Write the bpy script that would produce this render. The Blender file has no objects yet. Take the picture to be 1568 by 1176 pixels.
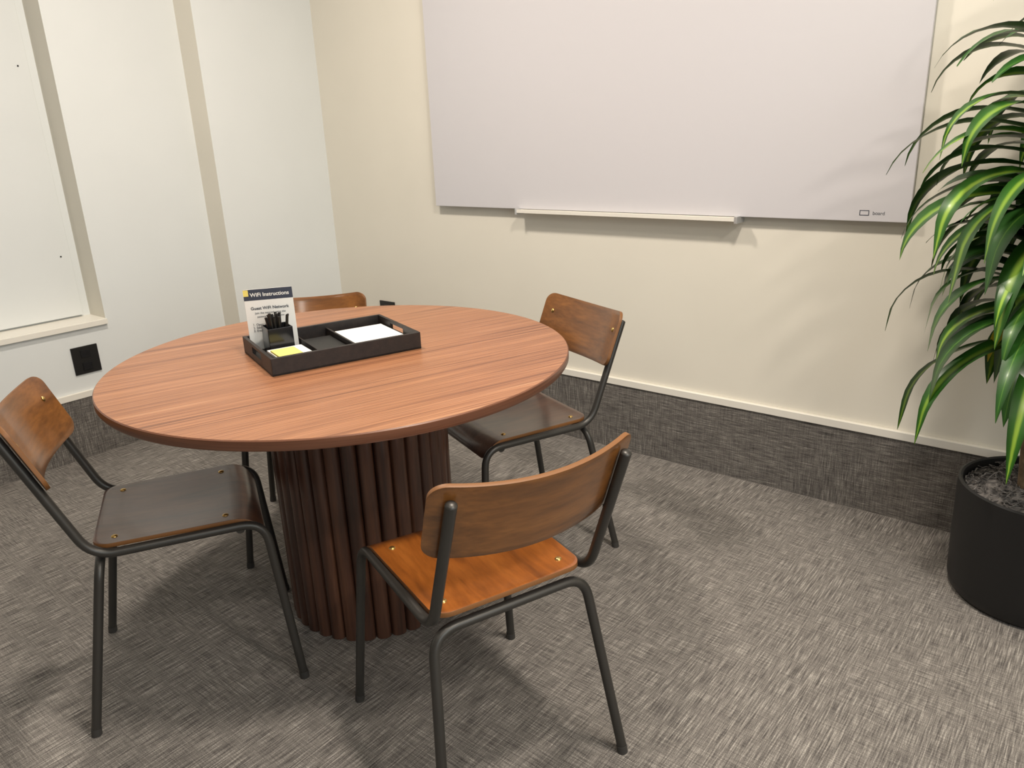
import bpy, bmesh, math, random
from mathutils import Vector, Matrix
random.seed(7)
S=bpy.context.scene
COL=S.collection
def s2l(c):
    return tuple(((v/255)/12.92 if v/255<=.04045 else ((v/255+.055)/1.055)**2.4) for v in c)+(1,)
# ---------------------------------------------------------------- materials
def newmat(name,rough=.5,col=None,metal=0,coat=0,spec=None):
    m=bpy.data.materials.new(name);m.use_nodes=True
    b=m.node_tree.nodes['Principled BSDF']
    b.inputs['Roughness'].default_value=rough;b.inputs['Metallic'].default_value=metal
    b.inputs['Coat Weight'].default_value=coat
    b.inputs['Coat Roughness'].default_value=.15
    if spec is not None: b.inputs['Specular IOR Level'].default_value=spec
    if col: b.inputs['Base Color'].default_value=col
    return m,m.node_tree,b
def N(nt,t,**k):
    n=nt.nodes.new(t)
    for a,v in k.items():
        if a in n.inputs.keys(): n.inputs[a].default_value=v
        else: setattr(n,a,v)
    return n
def coords(nt,scale,rot=(0,0,0),kind='Object'):
    tc=N(nt,'ShaderNodeTexCoord')
    mr=N(nt,'ShaderNodeMapping');mr.inputs['Rotation'].default_value=rot
    mp=N(nt,'ShaderNodeMapping');mp.inputs['Scale'].default_value=scale
    nt.links.new(tc.outputs[kind],mr.inputs[0]);nt.links.new(mr.outputs[0],mp.inputs[0])
    return mp.outputs[0]
def ramp(nt,inp,stops):
    r=N(nt,'ShaderNodeValToRGB');e=r.color_ramp.elements
    while len(e)<len(stops): e.new(.5)
    for i,(p,c) in enumerate(stops): e[i].position=p;e[i].color=c
    nt.links.new(inp,r.inputs[0]);return r.outputs[0]
def noise(nt,vec,scale=1,detail=3,rough=.5,dist=0):
    n=N(nt,'ShaderNodeTexNoise');n.inputs['Scale'].default_value=scale;n.inputs['Detail'].default_value=detail
    n.inputs['Roughness'].default_value=rough;n.inputs['Distortion'].default_value=dist
    nt.links.new(vec,n.inputs['Vector']);return n.outputs['Fac']
def mix(nt,f,a,b,mode='MIX'):
    n=N(nt,'ShaderNodeMix',data_type='RGBA',blend_type=mode)
    for i,v in ((0,f),(6,a),(7,b)):
        if isinstance(v,(int,float)): n.inputs[i].default_value=v
        elif isinstance(v,tuple): n.inputs[i].default_value=v
        else: nt.links.new(v,n.inputs[i])
    return n.outputs[2]
def bump(nt,b,h,strength=.2,dist=.002):
    n=N(nt,'ShaderNodeBump');n.inputs['Strength'].default_value=strength;n.inputs['Distance'].default_value=dist
    nt.links.new(h,n.inputs['Height']);nt.links.new(n.outputs[0],b.inputs['Normal'])
def paint(name,c,rough=.6):
    m,nt,b=newmat(name,rough)
    v=coords(nt,(1,1,1));n=noise(nt,v,3,2)
    d=tuple(x*.97 for x in c[:3])+(1,)
    nt.links.new(ramp(nt,n,[(.3,d),(.7,c)]),b.inputs['Base Color'])
    bump(nt,b,noise(nt,v,350,2),.06,.001)
    return m
def wood(name,cols,grain=(1,1,1),rot=(0,0,0),rough=.35,coat=.3,dist=.3,fine=5.0,fm=.35):
    m,nt,b=newmat(name,rough,coat=coat)
    v=coords(nt,grain,rot)
    n1=noise(nt,v,1,4,.55,dist)
    sc=tuple(g*fine for g in grain)
    v2=coords(nt,sc,rot);n2=noise(nt,v2,1,3,.6,.1)
    k=len(cols)
    c1=ramp(nt,n1,[(.28+.44*i/(k-1),c) for i,c in enumerate(cols)])
    c2=ramp(nt,n2,[(.35,(.45,.42,.4,1)),(.6,(1,1,1,1))])
    nt.links.new(mix(nt,fm,c1,c2,'MULTIPLY'),b.inputs['Base Color'])
    bump(nt,b,n2,.08,.0006)
    return m
def carpet(name,A,B,w,br=1.0,contrast=1.0):
    """A: main streak scale, B: cross streak scale, w: weight of cross streaks"""
    m,nt,b=newmat(name,.95,spec=.1)
    a=noise(nt,coords(nt,A),1,2,.55,0)
    c=noise(nt,coords(nt,B),1,2,.55,0)
    pm=noise(nt,coords(nt,(1,1,1)),2.2,1)
    pr=ramp(nt,pm,[(.42,(w*.6,)*3+(1,)),(.58,(w*1.4,)*3+(1,))])
    f=mix(nt,pr,a,c)
    g=noise(nt,coords(nt,(1,1,1)),520,2,.7)
    f2=mix(nt,.36,f,g)
    big=noise(nt,coords(nt,(1,1,1)),1.6,2)
    L=lambda c:tuple(x*br for x in s2l(c)[:3])+(1,)
    k=.08/contrast
    cc=ramp(nt,f2,[(.5-1.5*k,L((76,73,71))),(.5-.4*k,L((118,113,109))),(.5+.5*k,L((143,138,132))),(.5+1.6*k,L((196,190,182)))])
    bg=ramp(nt,big,[(.3,(.88,.88,.88,1)),(.7,(1,1,1,1))])
    nt.links.new(mix(nt,1.0,cc,bg,'MULTIPLY'),b.inputs['Base Color'])
    bump(nt,b,f2,.5,.003)
    return m
M={}
M['wall']=paint('wall_cream_paint',s2l((232,227,214)))
M['wallw']=paint('wall_white_paint',s2l((226,229,228)))  # cool light on the left wall is mixed into this paint
M['wallf']=paint('wall_charcoal_paint',s2l((120,112,104)))  # unseen front wall, colour made dark to cut bounce light
M['trim']=paint('trim_white_paint',s2l((238,234,224)),.4)
M['ceil']=paint('ceiling_paint',s2l((238,236,230)),.8)
M['floor']=carpet('carpet_floor',(290,13,20),(15,310,20),.40,.93,.98)
M['cband']=carpet('carpet_band',(16,16,300),(280,280,18),.5,.72,.85)
m,nt,b=newmat('walnut_veneer',.40,coat=.1)
rz=(0,0,math.radians(19.1))
n1=noise(nt,coords(nt,(24,.3,3),rz),1,3,.5,.03)
n2=noise(nt,coords(nt,(120,.8,3),rz),1,3,.6,.02)
n3=noise(nt,coords(nt,(430,5,3),rz),1,2,.6,0)
f1=mix(nt,.5,n1,n2)
c1=ramp(nt,f1,[(.35,s2l((112,72,49))),(.43,s2l((146,96,66))),(.48,s2l((178,124,86))),(.52,s2l((146,96,66))),(.57,s2l((184,130,92))),(.61,s2l((158,106,74))),(.67,s2l((208,160,120)))])
c2=ramp(nt,n3,[(.36,(.52,.48,.45,1)),(.57,(1,1,1,1))])
nt.links.new(mix(nt,.6,c1,c2,'MULTIPLY'),b.inputs['Base Color']);bump(nt,b,n3,.06,.0005)
M['top']=m
M['edge']=wood('walnut_edge_band',[s2l((104,66,48)),s2l((118,76,55)),s2l((132,86,62))],(2,2,160),(0,0,0),.4,.1,0,3,.4)
M['ped']=wood('walnut_slats',[s2l((54,36,29)),s2l((82,54,42)),s2l((108,73,55))],(30,30,1.6),(0,0,0),.4,.1,.2,4,.4)
M['chair']=wood('varnished_plywood',[s2l((88,55,27)),s2l((122,77,37)),s2l((144,93,45))],(3,26,26),(0,0,0),.3,.5,.4,5,.4)
M['chairseat']=wood('varnished_plywood_seat',[s2l((108,60,26)),s2l((148,84,32)),s2l((166,98,40))],(20,3,20),(0,0,.05),.3,.5,.6,5,.35)  # seat of the nearest chair, its lit tone put into the colour
M['chairseat2']=wood('dark_plywood_seat',[s2l((66,43,33)),s2l((90,58,43)),s2l((104,70,51))],(20,3,20),(0,0,.05),.32,.5,.6,5,.35)  # same plywood on the other chairs, shade and grey reflection painted in
M['ply']=newmat('plywood_edge',.5,s2l((128,84,44)))[0]
M['steel']=newmat('grey_powdercoat_steel',.38,s2l((72,70,67)),.55)[0]
M['rubber']=newmat('black_rubber',.6,s2l((25,25,25)))[0]
M['cap']=newmat('grey_plastic_foot',.5,s2l((58,56,54)))[0]
M['brass']=newmat('brass_bolt',.28,s2l((200,165,100)),.9)[0]
M['tray']=wood('black_stained_wood',[s2l((20,15,13)),s2l((32,24,21)),s2l((42,32,28))],(60,3,60),(0,0,math.radians(19.1)),.5,0,.2,4,.4)
M['blk']=newmat('matte_black',.45,s2l((20,19,19)))[0]
M['blk2']=newmat('smoky_acrylic',.15,s2l((30,30,32)))[0]
M['paper']=paint('white_paper',s2l((240,240,236)),.7)
M['yellow']=newmat('yellow_sticky_paper',.7,s2l((240,222,120)))[0]
M['navy']=newmat('navy_print',.5,s2l((55,62,78)))[0]
M['ink']=newmat('grey_print',.5,s2l((80,84,92)))[0]
M['board']=newmat('whiteboard_enamel',.38,s2l((210,208,212)))[0]
M['alu']=newmat('satin_aluminium',.35,s2l((200,200,200)),.5)[0]
M['pot']=newmat('black_pot_ceramic',.5,s2l((20,20,21)))[0]
M['cane']=wood('cane_bark',[s2l((90,74,54)),s2l((140,118,90))],(30,30,30),(0,0,0),.8,0)
m,nt,b=newmat('moss_grey',.95);v=coords(nt,(1,1,1));n=noise(nt,v,60,4)
nt.links.new(ramp(nt,n,[(.35,s2l((44,42,42))),(.7,s2l((124,119,115)))]),b.inputs['Base Color']);bump(nt,b,n,1,.01);M['moss']=m
m,nt,b=newmat('dracaena_leaf',.36,coat=.1)
uv=N(nt,'ShaderNodeTexCoord');sep=N(nt,'ShaderNodeSeparateXYZ');nt.links.new(uv.outputs['UV'],sep.inputs[0])
at=N(nt,'ShaderNodeAttribute',attribute_name='leafcol');sa=N(nt,'ShaderNodeSeparateColor');nt.links.new(at.outputs['Color'],sa.inputs[0])
c1=ramp(nt,sep.outputs['X'],[(.0,s2l((34,74,20))),(.32,s2l((50,100,28))),(.44,s2l((140,174,60))),(.56,s2l((140,174,60))),(.68,s2l((50,100,28))),(1,s2l((34,74,20)))])
c0=ramp(nt,sep.outputs['X'],[(.0,s2l((28,62,22))),(.46,s2l((46,92,32))),(.5,s2l((90,130,50))),(.54,s2l((46,92,32))),(1,s2l((28,62,22)))])
cm=mix(nt,sa.outputs[0],c0,c1);cy=mix(nt,sa.outputs[1],cm,s2l((205,180,50)))
nt.links.new(cy,b.inputs['Base Color'])
M['leaf']=m
# ---------------------------------------------------------------- mesh helpers
def mk(name,verts,faces,mat,parent=None,smooth=False):
    me=bpy.data.meshes.new(name);me.from_pydata([tuple(v) for v in verts],[],faces);me.update()
    bm=bmesh.new();bm.from_mesh(me);bmesh.ops.recalc_face_normals(bm,faces=bm.faces);bm.to_mesh(me);bm.free()
    o=bpy.data.objects.new(name,me);COL.objects.link(o)
    if mat: me.materials.append(mat)
    if parent: o.parent=parent
    if smooth:
        for p in me.polygons:p.use_smooth=True
    return o
def empty(name,loc=(0,0,0),rz=0):
    e=bpy.data.objects.new(name,None);COL.objects.link(e);e.location=loc;e.rotation_euler=(0,0,rz);e.empty_display_size=.1;return e
def boxgeo(a,b):
    (x0,y0,z0),(x1,y1,z1)=a,b
    v=[(x0,y0,z0),(x1,y0,z0),(x1,y1,z0),(x0,y1,z0),(x0,y0,z1),(x1,y0,z1),(x1,y1,z1),(x0,y1,z1)]
    return v,[(0,3,2,1),(4,5,6,7),(0,1,5,4),(1,2,6,5),(2,3,7,6),(3,0,4,7)]
def box(name,a,b,mat,parent=None,bev=0):
    v,f=boxgeo(a,b);o=mk(name,v,f,mat,parent)
    if bev:
        md=o.modifiers.new('b','BEVEL');md.width=bev;md.segments=3
    return o
def boxes(name,lst,mat,parent=None,bev=0):
    V=[];F=[]
    for a,b in lst:
        v,f=boxgeo(a,b);n=len(V);V+=v;F+=[tuple(i+n for i in q) for q in f]
    o=mk(name,V,F,mat,parent)
    if bev:
        md=o.modifiers.new('b','BEVEL');md.width=bev;md.segments=3
    return o
def fillet(pts,rad,n=8):
    pts=[Vector(p) for p in pts];out=[pts[0]]
    for i in range(1,len(pts)-1):
        p=pts[i];a=(pts[i-1]-p);b=(pts[i+1]-p);r=min(rad,a.length*.48,b.length*.48)
        A=p+a.normalized()*r;B=p+b.normalized()*r
        for k in range(n+1):
            t=k/n;out.append(A*(1-t)**2+p*2*t*(1-t)+B*t*t)
    out.append(pts[-1]);return out
def tubegeo(pts,r,seg=14,taper=None):
    V=[];F=[];pts=[Vector(p) for p in pts];n=len(pts)
    t0=(pts[1]-pts[0]).normalized();up=Vector((0,0,1)) if abs(t0.z)<.9 else Vector((1,0,0))
    nrm=t0.cross(up).normalized()
    for i,p in enumerate(pts):
        t=(pts[min(i+1,n-1)]-pts[max(i-1,0)]).normalized()
        nrm=(nrm-t*nrm.dot(t)).normalized();bn=t.cross(nrm)
        rr=r*(taper(i/(n-1)) if taper else 1)
        for k in range(seg):
            a=2*math.pi*k/seg;V.append(p+nrm*math.cos(a)*rr+bn*math.sin(a)*rr)
    for i in range(n-1):
        for k in range(seg):
            F.append((i*seg+k,i*seg+(k+1)%seg,(i+1)*seg+(k+1)%seg,(i+1)*seg+k))
    F.append(tuple(range(seg)));F.append(tuple((n-1)*seg+k for k in range(seg)))
    return V,F
def tubes(name,paths,r,mat,parent=None,seg=14,taper=None):
    V=[];F=[]
    for p in paths:
        v,f=tubegeo(p,r,seg,taper);n=len(V);V+=v;F+=[tuple(i+n for i in q) for q in f]
    o=mk(name,V,F,mat,parent,True)
    md=o.modifiers.new('e','EDGE_SPLIT');md.split_angle=math.radians(60)
    return o
def lathe(name,prof,mat,parent=None,seg=96,loc=(0,0,0),rf=None):
    V=[];F=[];n=len(prof)
    for r,z in prof:
        for k in range(seg):
            a=2*math.pi*k/seg;q=r if rf is None else rf(r,a)
            V.append((q*math.cos(a),q*math.sin(a),z))
    for i in range(n-1):
        for k in range(seg):
            F.append((i*seg+k,i*seg+(k+1)%seg,(i+1)*seg+(k+1)%seg,(i+1)*seg+k))
    F.append(tuple(range(seg)));F.append(tuple((n-1)*seg+k for k in range(seg)))
    o=mk(name,V,F,mat,parent,True);o.location=loc
    md=o.modifiers.new('e','EDGE_SPLIT');md.split_angle=math.radians(35)
    return o
def panel(name,hw,hh,rc,fn,th,mat,parent,nx=48,ny=16,edge=None):
    V=[];F=[]
    xs=[]
    for i in range(nx+1):
        t=-1+2*i/nx; xs.append(hw*math.sin(t*math.pi/2))
    for x in xs:
        d=max(0,abs(x)-(hw-rc));red=rc-math.sqrt(max(0,rc*rc-d*d))
        h=hh-red
        for j in range(ny+1):
            V.append(fn(x,-h+2*h*j/ny))
    for i in range(nx):
        for j in range(ny):
            a=i*(ny+1)+j;F.append((a,a+ny+1,a+ny+2,a+1))
    o=mk(name,V,F,mat,parent,True)
    o.data.materials.append(M['ply'])
    md=o.modifiers.new('s','SOLIDIFY');md.thickness=th;md.offset=0;md.material_offset_rim=1
    md=o.modifiers.new('b','BEVEL');md.width=.0018;md.segments=2;md.limit_method='ANGLE';md.angle_limit=math.radians(50)
    return o
def domes(name,pts,nrms,r,mat,parent):
    V=[];F=[]
    for p,nv in zip(pts,nrms):
        p=Vector(p);nv=Vector(nv).normalized();t=nv.orthogonal().normalized();b=nv.cross(t);n=len(V);sg=14
        for i in range(4):
            a=i/4*math.pi/2
            for k in range(sg):
                th=2*math.pi*k/sg;V.append(p+(t*math.cos(th)+b*math.sin(th))*r*math.cos(a)+nv*r*.5*math.sin(a))
        V.append(p+nv*r*.5)
        for i in range(3):
            for k in range(sg):F.append((n+i*sg+k,n+i*sg+(k+1)%sg,n+(i+1)*sg+(k+1)%sg,n+(i+1)*sg+k))
        for k in range(sg):F.append((n+3*sg+k,n+3*sg+(k+1)%sg,n+4*sg))
    return mk(name,V,F,mat,parent,True)
# ---------------------------------------------------------------- room
XR=5.2;YF=-5.4;ZC=2.7;LX=-.14;YS=-.63;NX=-.29;NY=-1.185;NYL=-2.6;SZ=.588
box('floor',(-.6,YF-.1,-.1),(XR+.1,.1,0),M['floor'])
box('ceiling',(-.6,YF-.1,ZC),(XR+.1,.1,ZC+.1),M['ceil'])
box('wall_back',(-.6,0,0),(XR+.1,.12,ZC),M['wall'])
for nm,a,b_ in (('wall_left_pier',(-.5,YS,0),(0,0,ZC)),('wall_left',(-.5,NY,0),(LX,YS,ZC)),('wall_left_below_niche',(-.5,NYL,0),(LX,NY,SZ)),('wall_left_niche_back',(-.5,NYL,SZ),(NX,NY,ZC)),('wall_left_near',(-.5,YF,0),(LX,NYL,ZC))):
    o=box(nm,a,b_,M['wallw']);o.data.materials.append(M['wall'])
    for p in o.data.polygons:
        if p.normal.y<-.9:p.material_index=1  # reveal faces switched to cream, painting in the warm light they catch
box('wall_front',(-.6,YF-.12,0),(XR+.1,YF,ZC),M['wallf'])
box('wall_right',(XR,YF,0),(XR+.12,0,ZC),M['wall'])
zt,zb=.312,.284
box('trim_1',(0,-.016,zb),(XR,0,zt),M['trim'],bev=.002)
boxes('trim_2',[((LX,YF,.268),(LX+.014,YS,.296)),((0,YS-.014,zb),(.014,-.016,zt))],M['trim'],bev=.002)
box('baseboard_back',(0,-.010,0),(XR,0,zb),M['cband'])
boxes('baseboard_left',[((LX,YF,0),(LX+.010,YS,.268)),((LX+.01,YS-.010,0),(.010,YS,.268)),((0,YS-.010,0),(.010,-.010,zb))],M['cband'])
box('trim_3',(NX,NYL,SZ-.022),(LX+.018,NY,SZ+.002),M['trim'],bev=.002)
o=boxes('door_1',[((NX+.001,NYL+.03,SZ+.01),(NX+.019,NY-.035,ZC-.1)),((NX+.019,NY-.078,1.617),(NX+.022,NY-.072,1.623)),((NX+.019,NY-.078,.857),(NX+.022,NY-.072,.863))],M['wallw'],None,.0015)
o.data.materials.append(M['rubber'])
for i,p in enumerate(o.data.polygons):
    if i>=6:p.material_index=1
for (pa,pb2,sa_) in (((LX,-1.355,.37),(LX+.007,-1.246,.49),[((LX+.007,-1.32,.385),(LX+.010,-1.281,.42)),((LX+.007,-1.32,.44),(LX+.010,-1.281,.475))]),((.31,-.007,.37),(.42,0,.49),[((.345,-.010,.385),(.385,-.007,.42)),((.345,-.010,.44),(.385,-.007,.475))])):
    ot=empty('wall_outlet')
    box('plate',pa,pb2,M['blk'],ot,bev=.002)
    boxes('sockets',sa_,M['blk2'],ot,bev=.001)
# whiteboard
wb=empty('whiteboard')
box('panel',(.795,-.034,.985),(2.776,-.020,2.22),M['board'],wb,bev=.002)
box('mounting_frame',(.83,-.020,1.01),(2.75,0,2.19),M['alu'],wb)
V,F=[],[]
prof=[(0,.970),(-.02,.976),(-.0345,.984),(-.0345,.980),(-.058,.978),(-.060,.985),(-.063,.985),(-.063,.972),(-.02,.966)]
for x in (1.285,2.245):
    for y,z in prof:V.append((x,y-.001,z))
n=len(prof);F=[(i,(i+1)%n,n+(i+1)%n,n+i) for i in range(n)]+[tuple(range(n)),tuple(range(n,2*n))]
mk('pen_tray',V,F,M['trim'],wb)
box('end_cap',(2.238,-.066,.964),(2.249,-.002,.989),M['alu'],wb,bev=.002)
box('end_cap_2',(1.281,-.066,.964),(1.291,-.002,.989),M['alu'],wb,bev=.002)
q=-.0345
boxes('printed_mark',[((2.632,q,1.003),(2.660,-.034,1.005)),((2.632,q,1.017),(2.660,-.034,1.019)),((2.632,q,1.003),(2.634,-.034,1.019)),((2.658,q,1.003),(2.660,-.034,1.019))],M['navy'],wb)
def text(name,body,size,mat,parent,mtx,align='CENTER',bold=False):
    c=bpy.data.curves.new(name,'FONT');c.body=body;c.size=size;c.align_x=align;c.extrude=.0001
    if bold:c.offset=size*.02
    c.materials.append(mat);o=bpy.data.objects.new(name,c);COL.objects.link(o);o.parent=parent;o.matrix_local=mtx;return o
text('printed_word','board',.015,M['ink'],wb,Matrix.Translation((2.670,-.0345,1.006))@Matrix.Rotation(math.pi/2,4,'X'),'LEFT')
# ---------------------------------------------------------------- table
T=empty('round_table',(1.70,-1.343,0))
R=.6065
o=lathe('tabletop',[(R-.012,.713),(R-.004,.715),(R,.721),(R,.7375),(R-.0025,.74),(R-.01,.7402)],M['top'],T,192)
o.data.materials.append(M['edge'])
for p in o.data.polygons:
    if abs(p.normal.z)<.75:p.material_index=1
ns=34;RP=.243
def rf(r,a):
    if r<RP-.05:return r
    u=(a/(2*math.pi)*ns)%1.0;w=abs(u-.5)*2
    dpt=.021*(1-math.sqrt(max(0,1-w**2.6)))
    return r-dpt
lathe('pedestal',[(RP-.03,.001),(RP,.0015),(RP,.15),(RP,.35),(RP,.55),(RP,.7125),(RP-.03,.7128)],M['ped'],T,ns*16,(.017,.014,0),rf)
lathe('pedestal_core',[(RP-.034,0),(RP-.024,.001),(RP-.024,.7125)],M['rubber'],T,64,(.017,.014,0))
# ---------------------------------------------------------------- chairs
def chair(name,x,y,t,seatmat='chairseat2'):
    e=empty(name,(x,y,0),t)
    r=.0105
    P=[]
    for s in (-1,1):
        P.append(fillet([(s*.176,-.301,.735),(s*.176,-.182,.432),(s*.178,.185,.434),(s*.213,.222,.012)],.055))
    tubes('side_frames',P,r,M['steel'],e)
    P=[fillet([(-.213,-.250,.012),(-.172,-.172,.414),(.172,-.172,.414),(.213,-.250,.012)],.05)]
    P.append([(-.176,.13,.424),(.176,.13,.424)])
    tubes('rear_leg_frame',P,r,M['steel'],e)
    P=[]
    for s in (-1,1):
        P.append([(s*.2122,.222,.018),(s*.2137,.223,0)]);P.append([(s*.2122,-.249,.018),(s*.2137,-.251,0)])
    tubes('foot_caps',P,.0116,M['cap'],e)
    domes('tube_caps',[(s*.176,-.301,.735) for s in(-1,1)],[(0,-.36,.93)]*2,r,M['steel'],e)
    def sf(a,h):
        yy=h+.012
        z=.447-.010*math.cos(min(1,abs(a)/.17)*math.pi/2)*math.cos(min(1,abs(yy)/.19)*math.pi/2)
        if yy>.12: 
            q=(yy-.12);ang=min(q/.062,1.35);return (a*(1+.03*yy/.2),.12+.062*math.sin(ang)+.0,z-.062*(1-math.cos(ang)))
        if yy<-.15: z+=.05*(abs(yy)-.15)
        return (a*(1+.03*yy/.2),yy,z)
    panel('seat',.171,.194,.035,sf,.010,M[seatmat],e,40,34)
    ty,tz=-.365,.931
    def bf(a,h):
        c=.045*(a/.2)**2-.045*(.176/.2)**2
        zc=.688;yc=-.301+(.735-zc)*.393+.018
        return (a*.985,yc+c*tz+ty*h,zc+tz*h+c*.365)
    panel('backrest',.208,.085,.032,bf,.009,M['chair'],e,56,12)
    pts=[];nr=[]
    for s in (-1,1):
        p=Vector(bf(s*.172,.026));pts.append(p+Vector((0,.93,.36))*.0045);nr.append((0,.93,.36))
    for sx in (-.135,.135):
        for sy in (-.15,.09):
            p=Vector(sf(sx,sy));pts.append(p+Vector((0,0,.005)));nr.append((0,0,1))
    domes('bolts',pts,nr,.0075,M['brass'],e)
    return e
chair('wooden_chair',2.320,-1.547,1.2184,'chairseat')
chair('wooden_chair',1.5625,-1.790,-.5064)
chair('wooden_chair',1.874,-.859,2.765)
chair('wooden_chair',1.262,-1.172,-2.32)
# ---------------------------------------------------------------- tray and contents
TR=empty('serving_tray',(1.443,-1.481,.7405))
TR.rotation_euler=(0,0,math.atan2(.945,.328))
Lu,Lv,hh,t=.405,.285,.046,.009
boxes('tray_base',[((0,-Lv,0),(Lu,0,.006))],M['tray'],TR,.001)
boxes('tray_long_sides',[((0,-t,0),(Lu,0,hh)),((0,-Lv,0),(Lu,-Lv+t,hh)),((.232,-Lv+t,.006),(.238,-t,.034)),((.143,-Lv+t,.006),(.147,-t,.026))],M['tray'],TR,.0012)
for nm,x0 in(('tray_end',0),('tray_end_2',Lu-t)):
    a,b_=-Lv*.5-.045,-Lv*.5+.045
    boxes(nm,[((x0,-Lv+t,0),(x0+t,a,hh)),((x0,b_,0),(x0+t,-t,hh)),((x0,a,0),(x0+t,b_,.020)),((x0,a,.037),(x0+t,b_,hh))],M['tray'],TR,.0006)
def onTray(name,u,v,z=.0067,rz=0):
    p=Vector((1.443,-1.481,.7405))+Vector((.328,.945,0))*u+Vector((.945,-.328,0))*v+Vector((0,0,z))
    return empty(name,p,TR.rotation_euler[2]+rz)
pn=onTray('notepad',.317,.150,.0067)
boxes('pages',[((-.072,-.105,0),(.072,.105,.020))],M['paper'],pn,.0008)
box('cover_sheet',(-.071,-.104,.0201),(.071,.104,.0205),M['paper'],pn)
pb=onTray('notebook',.1895,.150,.0067)
boxes('cover',[((-.040,-.10,0),(.040,.10,.014))],M['blk'],pb,.002)
sn=onTray('sticky_note_pad',.074,.195,.0067,.03)
box('base_block',(-.05,-.06,0),(.05,.06,.020),M['blk'],sn,bev=.001)
box('white_notes',(-.046,-.055,.0202),(.046,.05,.026),M['paper'],sn,bev=.0005)
box('yellow_notes',(-.044,-.05,.0262),(.018,.026,.031),M['yellow'],sn,bev=.0005)
ph=onTray('pen_holder',.074,.092,.0067)
w=.033;q=.0025
boxes('cup',[((-w,-w,0),(w,w,.003)),((-w,-w,0),(-w+q,w,.075)),((w-q,-w,0),(w,w,.075)),((-w,-w,0),(w,-w+q,.075)),((-w,w-q,0),(w,w,.075))],M['blk2'],ph,.0008)
P=[]
for i in range(10):
    a=random.uniform(-.024,.024);b_=random.uniform(-.024,.024)
    P.append([(a*.6,b_*.6,.005),(a*1.1,b_*1.1,.088+random.uniform(0,.02)),(a*1.2,b_*1.2,.1+random.uniform(0,.018))])
tubes('pens',P,.0038,M['blk'],ph,10)
sg=onTray('wifi_sign_card',.077,.034,.0067,math.radians(-17))
sw,sh=.064,.168
box('card',(-sw,-.0015,0),(sw,.0015,sh),M['paper'],sg,bev=.0006)
box('header_band',(-sw,-.0021,sh-.030),(sw,-.0016,sh),M['navy'],sg)
box('corner_mark',(-sw,-.0027,sh-.018),(-sw+.013,-.0022,sh-.001),M['yellow'],sg)
def fm(x,z): return Matrix.Translation((x,-.0023,z))@Matrix.Rotation(math.pi/2,4,'X')
text('title','WiFi Instructions',.0145,M['paper'],sg,fm(.004,sh-.020),bold=True)
text('heading','Guest WiFi Network',.0115,M['ink'],sg,fm(0,sh-.056),bold=True)
text('line_1','Join the network using the',.0075,M['ink'],sg,fm(0,sh-.068))
text('line_2','password shown below',.0075,M['ink'],sg,fm(0,sh-.078))
text('line_3','1. Open settings\n2. Select network\n3. Enter password',.0085,M['ink'],sg,fm(-.05,sh-.10),'LEFT')
# ---------------------------------------------------------------- plant
PX,PY=3.245,-.268
PL=empty('potted_dracaena',(PX,PY,0))
lathe('pot',[(.160,0),(.188,.004),(.199,.016),(.204,.04),(.209,.18),(.211,.330),(.205,.334),(.200,.330),(.198,.29),(.0,.288)],M['pot'],PL,96)
lathe('soil',[(.0,.286),(.198,.288),(.197,.305),(.15,.325),(.08,.34),(.001,.345)],M['moss'],PL,48)
P=[]
for i in range(520):
    a=random.uniform(0,6.28);rr=.185*math.sqrt(random.random());x,y=rr*math.cos(a),rr*math.sin(a)
    p=[];h=random.uniform(0,6.28);dz=random.uniform(.0,.016)
    for k in range(7):
        q_=math.hypot(x,y)
        if q_>.192:x*=.192/q_;y*=.192/q_
        p.append((x,y,.345-.2*min(q_,.192)+dz));h+=random.uniform(-.9,.9);x+=.011*math.cos(h);y+=.011*math.sin(h);dz=max(0,dz+random.uniform(-.007,.007))
    P.append(p)
tubes('moss_strands',P,.0016,M['moss'],PL,5)
heads=[((.08,.03),1.76,30,.44,.9),((-.055,-.05),1.20,100,.45,1.15),((-.045,-.04),.83,96,.44,.8)]
P=[]
for (hx,hy),hz,_,_,_ in heads:
    P.append(fillet([(hx*.8,hy*.8,.28),(hx*1.3,hy*1.3,hz*.5+.1),(hx,hy,hz)],.3,10))
tubes('canes',P,.021,M['cane'],PL,14)
V=[];F=[];UV=[];CO=[]
def leaf(base,az,L,W,el,droop,stripe,yel):
    n=16;pos=Vector(base);ang=el;st=L/n;b0=len(V)
    tw=random.uniform(-.5,.5);bend=random.uniform(-.25,.25)
    for i in range(n+1):
        t=i/n;w=W*(.4+.6*min(1,t/.3))*(1-max(0,(t-.5)/.5)**2.0)*.5
        w=max(w,.0006)
        a2=az+bend*t
        d=Vector((math.cos(a2)*math.cos(ang),math.sin(a2)*math.cos(ang),math.sin(ang)))
        sd=Vector((-math.sin(a2),math.cos(a2),0));up=sd.cross(d)*-1
        if up.z<0 and ang>-1.5: up=-up
        sd=(sd*math.cos(tw*t)+up*math.sin(tw*t)).normalized()
        wav=.002*math.sin(t*17+az*3)
        for c,uvx in((-1,0),(-.5,.25),(0,.5),(.5,.75),(1,1)):
            p=pos+sd*w*c+Vector((0,0,1))*(abs(c)**1.2*w*.25)+Vector((0,0,wav*c))
            if p.y+PY>-.02:p.y=-.02-PY-(p.y+PY+.02)*.05
            V.append(p);UV.append((uvx,t));CO.append((stripe,yel,0,1))
        pos=pos+d*st
        ang=max(-1.45,ang-droop*(.35+1.3*t)/n)
    for i in range(n):
        for k in range(4):
            a=b0+i*5+k;F.append((a,a+1,a+6,a+5))
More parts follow.
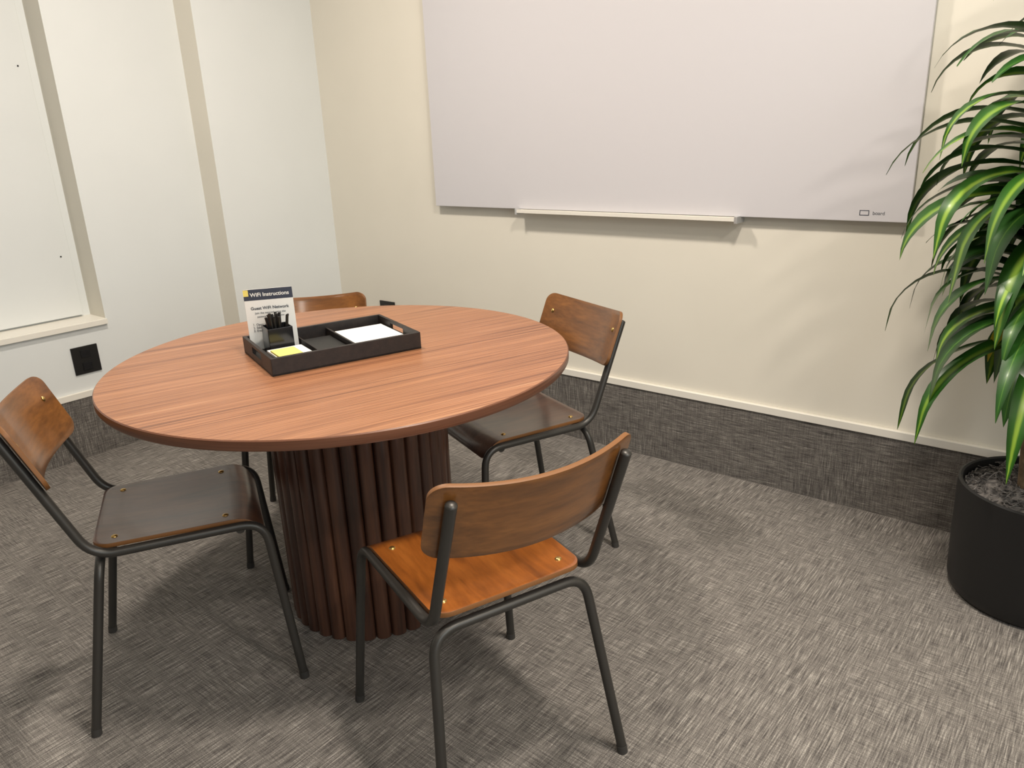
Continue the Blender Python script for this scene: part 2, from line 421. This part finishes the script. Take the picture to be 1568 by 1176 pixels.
for (hx,hy),hz,cnt,LL,dr in heads:
    for i in range(cnt):
        f=i/cnt
        az=i*2.39996+random.uniform(-.2,.2)
        el=1.25-1.25*f+random.uniform(-.15,.15)
        L=LL*random.uniform(.75,1.12)*(.8+.2*math.sin(min(1,f*1.6)*1.57))
        leaf((hx+.015*math.cos(az),hy+.015*math.sin(az),hz+.15-.30*f*dr),az,L,random.uniform(.046,.070),el,random.uniform(1.9,3.1),random.choice([0,.1,.3,.7,1]),0)
leaf((-.04,-.05,.86),3.7,.25,.04,-.3,1.5,.3,1)
lo=mk('leaves',V,F,M['leaf'],PL,True)
me=lo.data;ul=me.uv_layers.new(name='UVMap');ca=me.color_attributes.new('leafcol','FLOAT_COLOR','POINT')
for i,c in enumerate(CO):ca.data[i].color=c
for l in me.loops:ul.data[l.index].uv=UV[l.vertex_index]
# ---------------------------------------------------------------- lights
def area(name,loc,rot,sx,sy,power,col,disk=False,spread=None):
    l=bpy.data.lights.new(name,'AREA');l.energy=power;l.color=col
    l.shape='DISK' if disk else 'RECTANGLE';l.size=sx
    if not disk:l.size_y=sy
    if spread:l.spread=spread
    o=bpy.data.objects.new(name,l);COL.objects.link(o);o.location=loc;o.rotation_euler=rot;return o
warm=(1,.90,.785)
for i,(x,y,p) in enumerate([(1.25,-1.35,34),(2.9,-1.4,36),(1.3,-3.4,3),(3.3,-3.2,9),(4.4,-1.8,30)]):
    f=empty('recessed_downlight',(x,y,ZC-.012))
    lathe('bezel',[(.125,0),(.15,0),(.152,.004),(.15,.0118),(.125,.0118)],M['trim'],f,48)
    area('downlight_lamp',(x,y,ZC-.02),(0,0,0),.24,.24,p,warm,True)
area('daylight_window',(XR-.05,-2.6,1.6),(0,math.radians(90),0),1.6,2.4,32,(.76,.9,1.0))  # cool fill added to tint the left wall, no known source
wn=empty('window_1')  # unseen window, added to frame the cool fill
boxes('window_frame',[((XR-.02,-3.9,.72),(XR,-3.82,2.48)),((XR-.02,-1.38,.72),(XR,-1.3,2.48)),((XR-.02,-3.9,.72),(XR,-1.3,.8)),((XR-.02,-3.9,2.4),(XR,-1.3,2.48))],M['trim'],wn)
w=bpy.data.worlds.new('w');S.world=w;w.use_nodes=True;w.node_tree.nodes['Background'].inputs[0].default_value=(.8,.85,1,1);w.node_tree.nodes['Background'].inputs[1].default_value=.3
# ---------------------------------------------------------------- camera
f=1164.07;pitch=.3192;roll=-.0415;yaw=.6911
fw=Vector((-math.sin(yaw)*math.cos(pitch),math.cos(yaw)*math.cos(pitch),-math.sin(pitch)))
rt=Vector((math.cos(yaw),math.sin(yaw),0));up=rt.cross(fw)
Rr=rt*math.cos(roll)+up*math.sin(roll);Uu=up*math.cos(roll)-rt*math.sin(roll)
cd=bpy.data.cameras.new('camera');cd.sensor_width=36;cd.lens=f/1568*36;cd.clip_start=.05
co=bpy.data.objects.new('camera',cd);COL.objects.link(co)
mt=Matrix((Rr,Uu,-fw)).transposed().to_4x4();mt.translation=(3.3109,-2.5828,1.29);co.matrix_world=mt
S.camera=co
S.view_settings.view_transform='Standard';S.view_settings.look='None';S.view_settings.exposure=0
